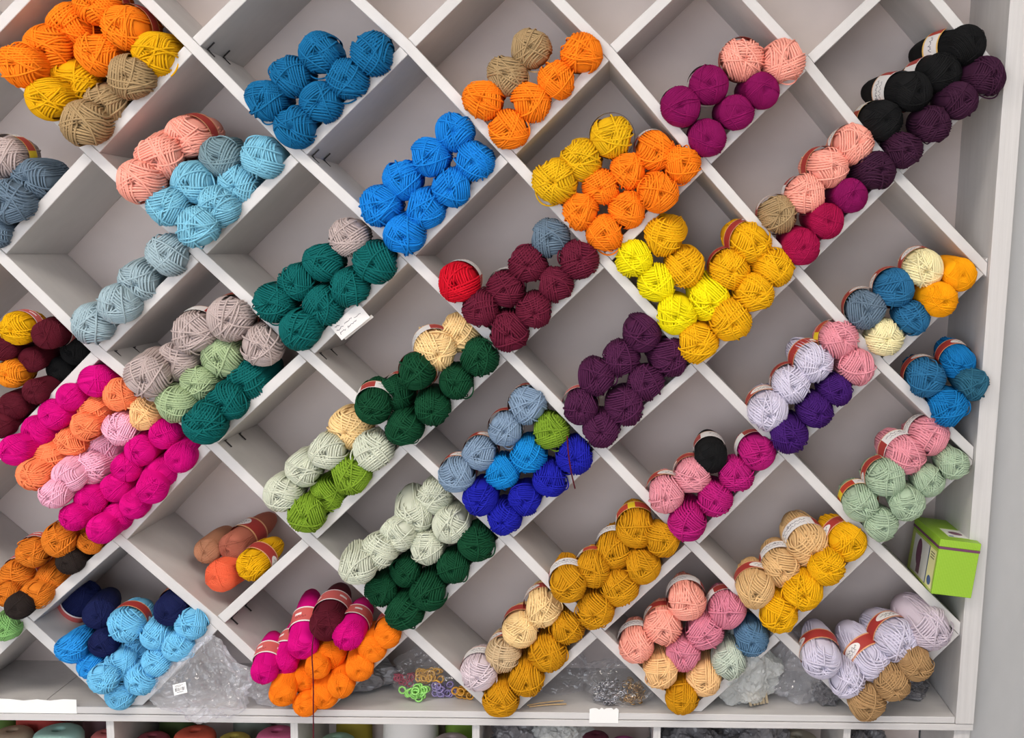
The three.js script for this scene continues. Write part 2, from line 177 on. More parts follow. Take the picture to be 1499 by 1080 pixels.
  ['0,6', 'lavender', 0, [[1071, -1009, 18, 1, 24, -82, 343, 'r'], [1122, -1051, 12, 1, 14, -84, 315], [1168, -1023, -4, -39, 40, -64, 337, 'r'], [1211, -980, -2, -24, 6, -81, 373, 'r']]],
  ['0,6', 'palelilac', 0, [[1269, -955, 3, -27, 13, -80, 396]]],
  ['0,6', 'brown', 0, [[1159, -1090, 17, 5, 17, -83, 332], [1202, -1051, 26, 0, 16, -84, 306], [1241, -1013, 30, -5, 14, -84, 297]]],
];

const D = 0.205, TH = 0.0175, XR = 1.326, XL = -0.64, YT = 0.40, YB = -1.121;
const node = (k, m) => { const n = NODES[k + ',' + m]; return n ? [n[0] / 1e4, n[1] / 1e4] : null; };

// ---------------------------------------------------------------- the room
const RX0 = -2.6, RX1 = 2.6, RZ1 = 4.2, ZB = -0.235, H = 2.95;
struct('floor', box(RX1 - RX0 + 0.4, 0.2, RZ1 - ZB + 0.4, 0, -0.1, (RZ1 + ZB) / 2, 0), floorMat, 'grey tiled shop floor below the shelving');
struct('ceiling', box(RX1 - RX0 + 0.4, 0.2, RZ1 - ZB + 0.4, 0, H + 0.1, (RZ1 + ZB) / 2, 0), plaster, 'white shop ceiling above the shelving');
struct('wall_back', box(RX1 - RX0 + 0.4, H, 0.2, 0, H / 2, ZB - 0.1, 0), plaster, 'white wall that the shelving is fixed to');
struct('wall_left', box(0.2, H, RZ1 - ZB, RX0 - 0.1, H / 2, (RZ1 + ZB) / 2, 0), plaster, 'white side wall of the shop');
struct('wall_pier', box(RX1 - 1.361, H, 0.22, (RX1 + 1.361) / 2, H / 2, -0.125, 0), plaster, 'smooth pale grey wall pier beside the shelf end panel');
struct('wall_right', box(0.2, H, RZ1 - ZB, RX1 + 0.1, H / 2, (RZ1 + ZB) / 2, 0), plaster, 'white wall closing the shop');
// the shop front behind the camera: a wall with a wide glazed opening
{
  const [wx0, wx1, wy0, wy1] = WINDOW;
  const g = [box(wx0 - RX0, H, 0.2, (wx0 + RX0) / 2, H / 2, RZ1 + 0.1, 0), box(RX1 - wx1, H, 0.2, (RX1 + wx1) / 2, H / 2, RZ1 + 0.1, 0),
    box(wx1 - wx0, wy0, 0.2, (wx0 + wx1) / 2, wy0 / 2, RZ1 + 0.1, 0), box(wx1 - wx0, H - wy1, 0.2, (wx0 + wx1) / 2, (H + wy1) / 2, RZ1 + 0.1, 0)];
  struct('wall_front', mergeGeometries(g), plaster, 'white shop front wall around a wide window');
}

// ---------------------------------------------------------------- the lattice shelf
const shelf = thing('lattice_shelf', 'white wall shelf of diagonal boards forming diamond cubbies full of yarn', 'shelf', null, [0, Y0, 0]);
{
  const part = (name, g, m = laminate) => mesh(name, g, m, shelf);
  part('back_panel', box(XR - XL + 0.05, YT - YB + 0.016, 0.012, (XR + XL) / 2, (YT + YB) / 2 + 0.004, -D - 0.0065), backing);
  part('side_panel', box(0.034, YT - YB + 0.03, D + 0.015, XR + 0.0175, (YT + YB) / 2 + 0.0025, -D / 2 + 0.004));
  part('side_panel', box(0.018, YT - YB + 0.05, D, XL - 0.009, (YT + YB) / 2, -D / 2));
  part('top_board', box(XR - XL, 0.018, D, (XR + XL) / 2, YT + 0.0095, -D / 2));
  for (const [x0, x1] of [[XL, -0.2985], [-0.2975, XR]]) part('bottom_board', box(x1 - x0, 0.0125, D + 0.01, (x1 + x0) / 2, YB - 0.0065, -D / 2 + 0.003));   // two lengths meeting in a seam
  const inside = (p) => p[0] > XL && p[0] < XR && p[1] > YB && p[1] < YT;
  const clip = (a, b) => {                          // keep the stretch of a segment that lies in the frame
    let t0 = 0, t1 = 1; const d = [b[0] - a[0], b[1] - a[1]];
    for (const [pp, qq] of [[-d[0], a[0] - XL + 0.03], [d[0], XR + 0.03 - a[0]], [-d[1], a[1] - YB + 0.03], [d[1], YT + 0.03 - a[1]]]) {
      if (Math.abs(pp) < 1e-9) { if (qq < 0) return null; continue; }
      const r = qq / pp; if (pp < 0) t0 = Math.max(t0, r); else t1 = Math.min(t1, r);
    }
    return t1 - t0 > 1e-4 ? [[a[0] + d[0] * t0, a[1] + d[1] * t0], [a[0] + d[0] * t1, a[1] + d[1] * t1]] : null;
  };
  const offset = (pts, h) => {                      // outline of a thin board along a line
    const L = [], R = [];
    pts.forEach((p, i) => { const a = pts[Math.max(0, i - 1)], b = pts[Math.min(pts.length - 1, i + 1)], l = Math.hypot(b[0] - a[0], b[1] - a[1]), n = [-(b[1] - a[1]) / l * h, (b[0] - a[0]) / l * h]; L.push([p[0] + n[0], p[1] + n[1]]); R.push([p[0] - n[0], p[1] - n[1]]); });
    return [...R, ...L.reverse()];
  };
  const trim = (pts) => {                            // saw the board's outline off flush with the frame
    for (const [ax, lim, sg] of [[0, XL + 0.0003, 1], [0, XR - 0.0003, -1], [1, YB + 0.0003, 1], [1, YT - 0.0003, -1]]) {
      const out = [];
      pts.forEach((a, i) => { const b = pts[(i + 1) % pts.length], da = sg * (a[ax] - lim), db = sg * (b[ax] - lim); if (da >= 0) out.push(a); if (da * db < 0) { const f = da / (da - db); out.push([a[0] + (b[0] - a[0]) * f, a[1] + (b[1] - a[1]) * f]); } });
      pts = out; if (pts.length < 3) return null;
    }
    return pts;
  };
  for (let k = -6; k <= 6; k++) {                   // long boards falling to the right
    const run = [];
    for (let m = -3; m < 8; m++) {
      const a = node(k, m), b = node(k, m + 1); if (!a || !b) continue;
      const s = clip(a, b); if (!s) continue;
      if (!run.length) run.push(s[0]); run.push(s[1]);
    }
    const outline = run.length > 1 && trim(offset(run, TH / 2)); if (outline) part('long_board', prism(outline, -D, 0.0005 * ((k % 3 + 3) % 3)));
  }
  for (let m = -3; m <= 8; m++) for (let k = -6; k < 6; k++) {   // short boards fitted between them, rising to the right
    const a = node(k, m), b = node(k + 1, m); if (!a || !b) continue;
    const l = Math.hypot(b[0] - a[0], b[1] - a[1]), c = (TH / 2 + 0.0004) / l;
    const s = clip([a[0] + (b[0] - a[0]) * c, a[1] + (b[1] - a[1]) * c], [b[0] - (b[0] - a[0]) * c, b[1] - (b[1] - a[1]) * c]);
    const outline = s && Math.hypot(s[1][0] - s[0][0], s[1][1] - s[0][1]) > 0.02 && trim(offset(s, TH / 2)); if (outline) part('short_board', prism(outline, -D, -0.0006 * (1 + ((k + m) % 2))));
  }
  // dark angle brackets in some left-hand corners
  for (const [k, m, fl] of [[0, 0, 1], [0, 1, 1], [-2, 1, -1], [-1, 2, -1], [-2, 2, -1], [-3, 3, 1]]) for (const dz of [-0.028, -0.1]) {
    const n = node(k, m), x = n[0] + TH * 0.78, y = n[1];
    const g = [];
    for (const s of fl > 0 ? [1, -1] : [-1]) { const b = new THREE.BoxGeometry(0.015, 0.0014, 0.003); b.rotateZ(s * Math.PI / 4); b.translate(x + 0.0068, y + s * 0.0060, dz); g.push(b); }
    const v = new THREE.BoxGeometry(0.0015, 0.0015, 0.010); v.translate(x + 0.001, y - 0.0005, dz - 0.003); g.push(v);
    tag(part('bracket', mergeGeometries(g), darkMetal), 'thin dark metal corner bracket');
  }
}

// ---------------------------------------------------------------- the cabinet under it
const cabinet = thing('cone_cabinet', 'white cabinet with open compartments of yarn cones under the lattice shelf', 'cabinet', null, [0, Y0, 0]);
{
  const part = (name, g, m = laminate) => mesh(name, g, m, cabinet), yt = -1.1345, yb = -1.36;
  part('top_board', box(XR + 0.035 - XL, 0.0125, D + 0.012, (XR + 0.035 + XL) / 2, yt - 0.0065, -D / 2 + 0.003));
  part('shelf_board', box(XR - XL, 0.018, D, (XR + XL) / 2, yb - 0.009, -D / 2));
  part('back_panel', box(XR - XL, 0.60, 0.012, (XR + XL) / 2, -1.45, -D - 0.0065), backing);
  for (const x of [XL - 0.009, -0.181, 0.138, 0.4585, 0.7835, 1.131, 1.344]) part('divider', box(x > 1.2 || x < -0.5 ? 0.03 : 0.0135, 0.218, D, x, (yt + yb) / 2 - 0.0066, -D / 2));
  part('lower_front', box(XR - XL + 0.06, 0.62, 0.02, (XR + XL) / 2, yb - 0.33, -0.03));
}

// ---------------------------------------------------------------- yarn balls
const COLOURS = {
  orange: [0xfa8416, 'bright orange'], golden: [0xe3aa08, 'golden yellow'], khaki: [0xa88d66, 'khaki brown'], mauve: [0xb9a8a4, 'mauve grey'], slate: [0x66798a, 'slate blue'],
  petrol: [0x13699a, 'petrol blue'], salmon: [0xf8a896, 'salmon pink'], greyblue: [0x78929b, 'dull grey blue'], skyblue: [0x7dbcd4, 'pale turquoise blue'], palegrey: [0x9db2ba, 'pale ice blue'],
  brightblue: [0x1380d6, 'bright blue'], teal: [0x06615f, 'deep teal'], sage: [0xa3b68c, 'light sage green'], maroon: [0x5b1525, 'dark maroon'], amberorange: [0xf08f1e, 'amber orange'],
  black: [0x161617, 'black'], magenta: [0xd4007f, 'hot pink'], peach: [0xfb8a5a, 'peach orange'], lightpeach: [0xfac68a, 'pale apricot'], babypink: [0xf1b0c8, 'baby pink'],
  pumpkin: [0xd87a22, 'pumpkin orange'], darkbrown: [0x2e2623, 'dark brown'], softgreen: [0x83b56c, 'soft green'], navy: [0x171f4d, 'navy blue'], azure: [0x2a93de, 'azure blue'],
  sky: [0x74c2ea, 'sky blue'], tan: [0xb98263, 'tan brown'], terracotta: [0xac6450, 'terracotta brown'], coral: [0xf26c48, 'coral'], cream: [0xf2cf94, 'warm cream'],
  darkgreen: [0x0d452a, 'dark green'], palesage: [0xcdd1bd, 'pale grey green'], olive: [0x79992a, 'olive lime green'], red: [0xcd0c26, 'scarlet red'], wine: [0x671a32, 'wine red'],
  mustardyellow: [0xe2b112, 'mustard yellow'], berry: [0x890e58, 'berry purple'], crimson: [0xa50f47, 'crimson'], plum: [0x3c1a33, 'blackish plum'], lemon: [0xf2e109, 'lemon yellow'],
  goldyellow: [0xeaae0d, 'gold yellow'], plumpurple: [0x4d1d42, 'plum purple'], steel: [0x8399b1, 'steel blue'], cyan: [0x1485cb, 'cyan blue'], royal: [0x1c20a4, 'royal blue'],
  pink: [0xe2939f, 'rose pink'], rose: [0xb41a74, 'fuchsia'], mustard: [0xcc8f12, 'dark mustard'], khakicream: [0xcdb28c, 'sandy beige'], lilacwhite: [0xdac9cf, 'whitish lilac'],
  lavender: [0xd1cbdd, 'pale lavender'], purple: [0x401968, 'deep purple'], creamy: [0xf1e5b2, 'butter cream'], petrolgrey: [0x2b6b95, 'dusty petrol blue'], amber: [0xfaa608, 'amber yellow'],
  sagegreen: [0xa8bca0, 'sage green'], tealblue: [0x1274b3, 'strong teal blue'], dusk: [0x2e647c, 'dusky teal'], camel: [0xdcb47e, 'camel beige'], rosepink: [0xd88297, 'dusty pink'],
  steelblue: [0x587b99, 'muted denim blue'], seafoam: [0xbec8b8, 'seafoam grey'], peachcream: [0xf3c48a, 'peach cream'], palelilac: [0xcdbfca, 'pale lilac'], brown: [0xaf8b60, 'light brown'],
};
const twist = noiseTexture(64, (x, y) => { const v = 128 + 90 * Math.sin((y * 4 + x) * Math.PI * 2) + 30 * tile(x, y, 12, 3); return [v, v, v]; }, false);
const yarnMats = {};
function yarnMat(col, fine) {
  const key = col + fine;
  if (!yarnMats[key]) {
    const c = new THREE.Color(COLOURS[col][0]);
    yarnMats[key] = new THREE.MeshPhysicalMaterial({ color: c, roughness: 0.8, specularIntensity: 0.35 });
  }
  return yarnMats[key];
}
// the skein's surface: a blunt wound end at the front (+z), a long barrel behind; unit radius
function skeinPoint(u, back, out) {
  const rho = Math.hypot(u.x, u.y) || 1e-6, cx = u.x / rho, cy = u.y / rho;
  let rad, z;
  if (u.z >= 0) { rad = Math.pow(Math.max(0, 1 - Math.pow(Math.min(1, u.z), 2.15)), 1 / 2.15); z = 0.92 * u.z - 0.34 * Math.exp(-(rho * rho) / 0.022); }
  else { const w = -u.z; rad = Math.pow(Math.max(0, 1 - Math.pow(w, 3)), 1 / 3) * (1 - 0.06 * w); z = -back * w; }
  return out.set(cx * rad, cy * rad, z);
}
function makeSkein(seed, fine) {
  const R = rng(seed), back = fine ? 4.6 : 3.1;
  const pos = [], nor = [], uv = [], idx = [];
  const u = new THREE.Vector3(), a = new THREE.Vector3(), b = new THREE.Vector3(), t = new THREE.Vector3(), n = new THREE.Vector3(), s = new THREE.Vector3(), p = new THREE.Vector3(), q = new THREE.Vector3();
  // wound core
  const NU = 22, NV = 16;
  for (let j = 0; j <= NV; j++) for (let i = 0; i <= NU; i++) {
    const th = j / NV * Math.PI, ph = i / NU * Math.PI * 2;
    u.set(Math.sin(th) * Math.cos(ph), Math.sin(th) * Math.sin(ph), Math.cos(th)); skeinPoint(u, back, p);
    const k = fine ? 0.95 : 0.92; pos.push(p.x * k, p.y * k, p.z * k - 0.03);
    n.set(u.x, u.y, u.z < 0 ? u.z * Math.pow(-u.z, 3) : u.z).normalize(); nor.push(n.x, n.y, n.z); uv.push(i / NU * 10, j / NV * 12);
    if (i < NU && j < NV) { const o = j * (NU + 1) + i; idx.push(o, o + NU + 1, o + 1, o + 1, o + NU + 1, o + NU + 2); }
  }
  // strands: slices of the form, laid in parallel bundles round the end opening, later bundles on top
  const axis = new THREE.Vector3(), e1 = new THREE.Vector3(), e2 = new THREE.Vector3();
  function strand(psi, tau, d, h, w, arc, wob) {
    axis.set(Math.cos(psi) * Math.cos(tau), Math.sin(psi) * Math.cos(tau), Math.sin(tau));
    e1.set(0, 0, 1).addScaledVector(axis, -axis.z).normalize(); e2.crossVectors(axis, e1);
    d = Math.min(0.92, Math.max(-0.92, d));
    const rr = Math.sqrt(1 - d * d), N = fine ? 16 : 30, base = pos.length / 3, w1 = R() * 6, at = (f) => {
      const ang = (f * 2 - 1) * arc, dd = d + wob * Math.sin(f * 9 + w1);
      u.copy(axis).multiplyScalar(dd).addScaledVector(e1, rr * Math.cos(ang)).addScaledVector(e2, rr * Math.sin(ang)).normalize(); return u;
    };
    for (let i = 0; i <= N; i++) {
      const f = i / N;
      skeinPoint(at(Math.min(1, f + 0.02)), back, b); skeinPoint(at(Math.max(0, f - 0.02)), back, a); skeinPoint(at(f), back, p);
      t.subVectors(b, a).normalize();
      // outward normal of the form
      n.set(p.x, p.y, u.z >= 0 ? Math.max(0, p.z) * 1.1 : u.z * 0.25).normalize(); n.addScaledVector(t, -n.dot(t)).normalize();
      s.crossVectors(t, n);
      const lift = h + 0.006 * Math.sin(f * 14 + w1) - 0.16 * Math.pow(Math.abs(f * 2 - 1), 8);
      for (let j = -1; j <= 1; j++) {
        q.copy(p).addScaledVector(n, lift + (j ? -1.0 * w : 0)).addScaledVector(s, j * w); pos.push(q.x, q.y, q.z);
        q.copy(n).multiplyScalar(j ? 0.12 : 1).addScaledVector(s, j * 0.99).normalize(); nor.push(q.x, q.y, q.z); uv.push((j + 1) / 2, f * arc * 2 / w * 0.16);
      }
      if (i < N) for (let j = 0; j < 2; j++) { const o = base + i * 3 + j; idx.push(o, o + 1, o + 3, o + 1, o + 4, o + 3); }
    }
  }
  const w0 = fine ? 0.033 : 0.057, bundles = fine ? 5 : 6 + Math.floor(R() * 2), step = fine ? 0.012 : 0.023;
  let psi = R() * 6.28;
  for (let g = 0; g < bundles; g++) {
    psi += 2.2 + (R() - 0.5) * 1.0;
    const tau = (R() - 0.5) * 0.5, cnt = fine ? 13 : 7, d0 = (fine ? 0.04 : 0.02) + R() * 0.17, gap = 1.93 * w0, fan = (R() - 0.5) * 0.05;
    for (let i = 0; i < cnt; i++) strand(psi + fan * i + (R() - 0.5) * 0.035, tau + (R() - 0.5) * 0.035, d0 + i * gap, -0.05 + g * step + R() * (fine ? 0.006 : 0.016), w0 * (0.93 + R() * 0.13), (fine ? 1.95 : 2.35) + R() * 0.3, 0.006);
  }
  const loose = fine ? 3 : 3 + Math.floor(R() * 4);    // single strands thrown across at the end
  for (let i = 0; i < loose; i++) strand(R() * 6.28, (R() - 0.5) * 0.8, (R() - 0.4) * 0.6, bundles * step * 0.8 - 0.03 + R() * 0.03, w0 * 0.9, 1.2 + R() * 0.7, 0.03);
  const g = new THREE.BufferGeometry();
  g.setAttribute('position', new THREE.Float32BufferAttribute(pos, 3)); g.setAttribute('normal', new THREE.Float32BufferAttribute(nor, 3)); g.setAttribute('uv', new THREE.Float32BufferAttribute(uv, 2)); g.setIndex(idx);
  return g;
}
const SKEINS = [[], []];
for (let i = 0; i < 12; i++) { SKEINS[0].push(makeSkein(101 + i * 7, false)); SKEINS[1].push(makeSkein(905 + i * 11, true)); }

// printed paper bands
function bandTexture(kind) {
  const c = document.createElement('canvas'); c.width = 512; c.height = 64; const x = c.getContext('2d'), R = rng(kind.charCodeAt(0));
  const fill = (s, a, b, y0 = 0, y1 = 64) => { x.fillStyle = s; x.fillRect(a, y0, b - a, y1 - y0); };
  const script = (x0, y0, w, col) => { x.strokeStyle = col; x.lineWidth = 2; x.beginPath(); x.moveTo(x0, y0); for (let i = 0; i < w; i += 3) x.lineTo(x0 + i, y0 + Math.sin(i * 0.9 + R()) * 5 * R() - (i % 18 < 4 ? 6 : 0)); x.stroke(); };
  const oval = (cx, cy, w, h) => { x.fillStyle = '#eae6e2'; x.beginPath(); x.ellipse(cx, cy, w, h, 0, 0, 7); x.fill(); };
  if (kind === 'r') { fill('#a8352f', 0, 512); fill('#e0a878', 0, 512, 0, 6); fill('#e0a878', 0, 512, 58, 64); for (const cx of [70, 330]) { oval(cx, 32, 52, 24); script(cx - 36, 30, 70, '#6d6a6e'); script(cx - 26, 44, 50, '#8d8a8e'); } }
  if (kind === 'w') { fill('#e9e6e4', 0, 512); fill('#a83a34', 150, 210, 5, 59); fill('#a83a34', 400, 470, 5, 59); fill('#d9a67c', 0, 512, 0, 4); for (const cx of [20, 240, 300]) { script(cx, 26, 90, '#77747a'); script(cx + 6, 44, 70, '#98959a'); } }
  if (kind === 'y') { for (let i = 0; i < 2; i++) { const o = i * 256; fill('#ece8e6', o, o + 90); fill('#c3402f', o + 90, o + 160); fill('#f0d21a', o + 160, o + 190); fill('#c3402f', o + 190, o + 256); script(o + 12, 34, 66, '#6f6c72'); } fill('#efc36a', 0, 512, 0, 6); fill('#efc36a', 0, 512, 58, 64); }
  if (kind === 'p') { fill('#d3635f', 0, 512); fill('#f3eae8', 0, 512, 0, 6); fill('#f3eae8', 0, 512, 58, 64); for (let i = 0; i < 4; i++) { fill('#f6efee', 40 + i * 128, 78 + i * 128, 24, 34); } script(150, 44, 60, '#9d3f3d'); script(400, 44, 60, '#9d3f3d'); }
  const t = new THREE.CanvasTexture(c); t.colorSpace = THREE.SRGBColorSpace; t.wrapS = THREE.RepeatWrapping; return t;
}
const BANDS = {};
for (const k of 'rwyp') BANDS[k] = new THREE.MeshStandardMaterial({ map: bandTexture(k), roughness: 0.55, side: THREE.DoubleSide });
function bandGeometry(z0, z1, back) {
  const pts = []; for (let i = 0; i <= 5; i++) { const z = z0 + (z1 - z0) * i / 5, w = Math.max(0, -z / back); pts.push(new THREE.Vector2((back > 4 ? 1.05 : 1.09) * Math.pow(1 - w * w * w, 1 / 3) * (1 - 0.05 * w), z)); }
  const g = new THREE.LatheGeometry(pts, 32); g.rotateX(Math.PI / 2); return g;
}
const bandGeos = [bandGeometry(-0.30, -1.15, 3.1), bandGeometry(-0.95, -2.3, 4.6)];

const cellColours = {}; for (const [c, col] of BALLS) (cellColours[c] ??= []).push(col);
const CELL_NOTE = { '0,0': 'beside an empty corner', '-2,0': '' };
const ORD = ['lowest', 'second lowest', 'third lowest', 'fourth lowest', 'fifth lowest', 'sixth lowest', 'seventh lowest', 'eighth lowest', 'ninth lowest', 'tenth lowest', 'eleventh lowest', 'twelfth lowest', 'thirteenth lowest', 'fourteenth lowest', 'fifteenth lowest', 'sixteenth lowest', 'seventeenth lowest'];
function ballLabel(cell, col, band, rank, n) {        // which one: its height among its likes, its colour, its band, what lies with it
  const name = COLOURS[col][1], others = cellColours[cell].filter((c) => c !== col).map((c) => COLOURS[c][1]);
  const o = n === 1 ? '' : rank === n - 1 ? (n === 2 ? 'upper ' : 'topmost ') : (n === 2 ? 'lower ' : ORD[rank] + ' '), b = band ? { r: ' with red band', w: ' with white band', y: ' with red-yellow band', p: ' with pink band' }[band] : '';
  const tries = others.length ? [` in the cubby with ${others.slice(0, 2).join(' and ')} balls`, ` beside ${others.slice(0, 2).join(' and ')} balls`, ` beside ${others[0]} balls`] : [` in a cubby of only ${name} balls`, ` in an all ${name} cubby`];
  for (const t of tries) { const l = `${o}${name} yarn ball${b}${t}`; if (l.split(/[\s-]+/).length <= 16) return l; }
  return `${o}${name} yarn ball${tries[tries.length - 1]}`;
}
const zAxis = new THREE.Vector3(0, 0, 1);
let serial = 0;
for (const [cell, col, fine, list] of BALLS) {
  const others = cellColours[cell].filter((c) => c !== col).map((c) => COLOURS[c][1]);
  const byHeight = [...list].sort((p, q) => p[1] - q[1]);
  list.forEach((e) => {
    const [x, y, z, dx, dy, dz, r10, band] = e, r = r10 / 1e4, R = rng(4000 + serial * 13);
    const g = thing('yarn_ball', ballLabel(cell, col, band, byHeight.indexOf(e), list.length), 'yarn ball', `${COLOURS[col][1]} balls ${others.length ? 'with ' + others.slice(0, 2).join(' and ') : 'alone in their cubby'}`, [x / 1000, y / 1000 + Y0, z / 1000]);
    const ax = new THREE.Vector3(-dx, -dy, -dz).normalize();
    g.quaternion.setFromUnitVectors(zAxis, ax); g.scale.setScalar(r);
    const w = mesh('wound_yarn', SKEINS[fine][Math.floor(R() * 12)], yarnMat(col, fine), g);
    w.rotation.z = R() * Math.PI * 2; w.scale.set(1 + (R() - 0.5) * 0.06, 1 + (R() - 0.5) * 0.06, 0.94 + R() * 0.12);
    if (band) { const bm = mesh('paper_band', bandGeos[fine], BANDS[band], g); bm.rotation.z = R() * Math.PI * 2; bm.userData.label = { r: 'dark red paper band with white oval', w: 'white and red printed paper band', y: 'red, yellow and white paper band', p: 'coral pink paper band with white edges' }[band]; }
    if (R() < 0.3 && !fine) {                         // a loop that has slipped off the winding
      const a0 = R() * 6.28, da = 0.7 + R() * 0.9, pts = []; for (let i = 0; i <= 6; i++) { const f = i / 6, a = a0 + da * f, b = Math.sin(f * Math.PI); pts.push(new THREE.Vector3(Math.cos(a) * (0.98 + 0.14 * b), Math.sin(a) * (0.98 + 0.14 * b) - 0.05 * b, 0.35 * b - 0.1)); }
      mesh('loose_loop', new THREE.TubeGeometry(new THREE.CatmullRomCurve3(pts), 12, 0.042, 5), yarnMat(col, fine), g);
    }
    serial++;
  });
}

// ---------------------------------------------------------------- loose threads
function tubeThing(name, pts, r, mat, label, category, parent) {
  const g = new THREE.TubeGeometry(new THREE.CatmullRomCurve3(pts.map((q) => new THREE.Vector3(q[0], q[1] + (parent ? 0 : Y0), q[2]))), pts.length * 6, r, 6);
  const m = mesh(name, g, mat, parent); if (label) tag(m, label, category); return m;
}
tubeThing('yarn_thread', [[0.195, -0.94, 0.046], [0.189, -0.985, 0.060], [0.1885, -1.05, 0.056], [0.186, -1.12, 0.050], [0.184, -1.20, 0.045], [0.184, -1.26, 0.04]], 0.0011, yarnMat('maroon', 1), 'thin dark maroon thread hanging down over the bright orange balls', 'thread');
tubeThing('yarn_thread', [[0.613, -0.615, 0.040], [0.617, -0.645, 0.056], [0.622, -0.675, 0.054], [0.628, -0.706, 0.036]], 0.0012, yarnMat('maroon', 1), 'short maroon thread end lying across a royal blue yarn ball', 'thread');

// ---------------------------------------------------------------- green carton in the end cubby
{
  const g = thing('carton', 'lime green cardboard box with purple stripe beside the shelf end panel', 'box', null, [1.2935, Y0 - 0.885, 0.034]);
  g.rotation.z = -0.105;
  const W = 0.073, Hh = 0.100, dep = 0.165;
  const green = noiseTexture(128, (x, y) => { const c = (Math.floor(x * 128) % 8 < 6 && Math.floor(y * 128) % 8 < 6); return c ? [132, 180, 24] : [165, 202, 72]; });
  green.repeat.set(1.6, 2.1);
  const cardMat = new THREE.MeshStandardMaterial({ map: green, roughness: 0.5 });
  const limeMat = new THREE.MeshStandardMaterial({ color: 0xa6d338, roughness: 0.5 }), purple = new THREE.MeshStandardMaterial({ color: 0x6e3a5c, roughness: 0.5 });
  mesh('body', box(W, Hh - 0.012, dep, 0, (Hh - 0.012) / 2, -dep / 2, 0.001), cardMat, g);
  const lid = mesh('lid', box(W + 0.0014, 0.013, dep + 0.0014, 0, Hh - 0.0065, -dep / 2, 0.001), cardMat, g);
  mesh('stripe', box(W + 0.0018, 0.0045, dep + 0.0018, 0, Hh - 0.0155, -dep / 2, 0.0004), purple, g);
  const print = (w, h, draw) => { const c = document.createElement('canvas'); c.width = w; c.height = h; draw(c.getContext('2d'), w, h); const t = new THREE.CanvasTexture(c); t.colorSpace = THREE.SRGBColorSpace; return new THREE.MeshStandardMaterial({ map: t, roughness: 0.4 }); };
  const topPrint = print(128, 128, (x, w, h) => { x.fillStyle = '#a9d23a'; x.fillRect(0, 0, w, h); x.fillStyle = '#eef0ea'; x.fillRect(8, 10, 112, 108); x.fillStyle = '#7b4a63'; x.beginPath(); x.ellipse(66, 62, 34, 22, 0.3, 0, 7); x.fill(); x.fillStyle = '#3f5f8f'; x.fillRect(14, 100, 24, 12); });
  const pt = new THREE.PlaneGeometry(0.046, 0.07); pt.rotateX(-Math.PI / 2); pt.translate(0.006, Hh + 0.0004, -0.055);
  tag(mesh('picture_label', pt, topPrint, lid), 'white picture panel with purple print');
  const sidePrint = print(256, 128, (x, w, h) => { x.fillStyle = '#b9c65e'; x.fillRect(0, 0, w, h); x.fillStyle = '#d9d8d2'; x.fillRect(30, 6, 150, 116); x.fillStyle = '#6d3f56'; x.beginPath(); x.ellipse(90, 52, 26, 42, 0, 0, 7); x.fill(); x.fillRect(84, 60, 34, 56); x.fillStyle = '#2f466f'; x.fillRect(180, 6, 8, 116); x.fillStyle = '#e8e6a8'; x.fillRect(188, 6, 60, 116); x.fillStyle = '#35588e'; x.beginPath(); x.ellipse(218, 102, 18, 14, 0, 0, 7); x.fill(); x.fillStyle = '#4b4a30'; for (let i = 0; i < 3; i++) x.fillRect(200, 16 + i * 8, 36, 3); });
  const ps = new THREE.PlaneGeometry(dep - 0.004, Hh - 0.024); ps.rotateY(-Math.PI / 2); ps.translate(-W / 2 - 0.0004, (Hh - 0.02) / 2, -dep / 2);
  tag(mesh('side_print', ps, sidePrint, g), 'printed side with purple appliance pictures');
}

// ---------------------------------------------------------------- papers on the boards
{
  const c = document.createElement('canvas'); c.width = 256; c.height = 128; const x = c.getContext('2d'), R = rng(77); x.fillStyle = '#e9e5e3'; x.fillRect(0, 0, 256, 128); x.strokeStyle = '#3b3740'; x.lineWidth = 3;
  for (const [x0, y0, w] of [[20, 30, 40], [18, 58, 60], [22, 86, 54], [90, 50, 70], [92, 84, 84], [170, 62, 60]]) { x.beginPath(); x.moveTo(x0, y0); for (let i = 0; i < w; i += 5) x.lineTo(x0 + i, y0 + (R() - 0.5) * 13); x.stroke(); }
  const t = new THREE.CanvasTexture(c); t.colorSpace = THREE.SRGBColorSpace;
  const tagG = thing('price_card', 'small white handwritten card fixed to the board below teal yarn balls', 'card', null, [0.2445, Y0 - 0.4355, 0.0045]); tagG.rotation.z = 0.70;
  mesh('card', box(0.062, 0.030, 0.0008, 0, 0, 0, 0), paper, tagG);
  const f = new THREE.PlaneGeometry(0.061, 0.029); f.translate(0, 0, 0.0006); mesh('handwriting', f, new THREE.MeshStandardMaterial({ map: t, roughness: 0.8 }), tagG);
  mesh('folded_edge', box(0.062, 0.006, 0.0006, 0.002, -0.0185, -0.004, 0), paper, tagG).rotation.x = 0.5;
}
function paperStrip(x0, x1, y0, y1, z, seed, label) {
  const R = rng(seed), pts = [[x0, y0], [x1, y0]], n = 12; for (let i = 0; i <= n; i++) pts.push([x1 + (x0 - x1) * i / n, y1 + (R() - 0.5) * 0.005]);
  const m = mesh('paper_strip', prism(pts, 0, 0.0006, 0.0001), paper); m.position.set(0, Y0, z); tag(m, label, 'paper');
}
paperStrip(-0.50, -0.232, -1.1335, -1.1085, 0.0085, 5, 'torn white paper strip stuck along the bottom board edge');
paperStrip(0.661, 0.713, -1.1395, -1.1125, 0.0095, 9, 'square white paper patch on the bottom board below the metal rings');

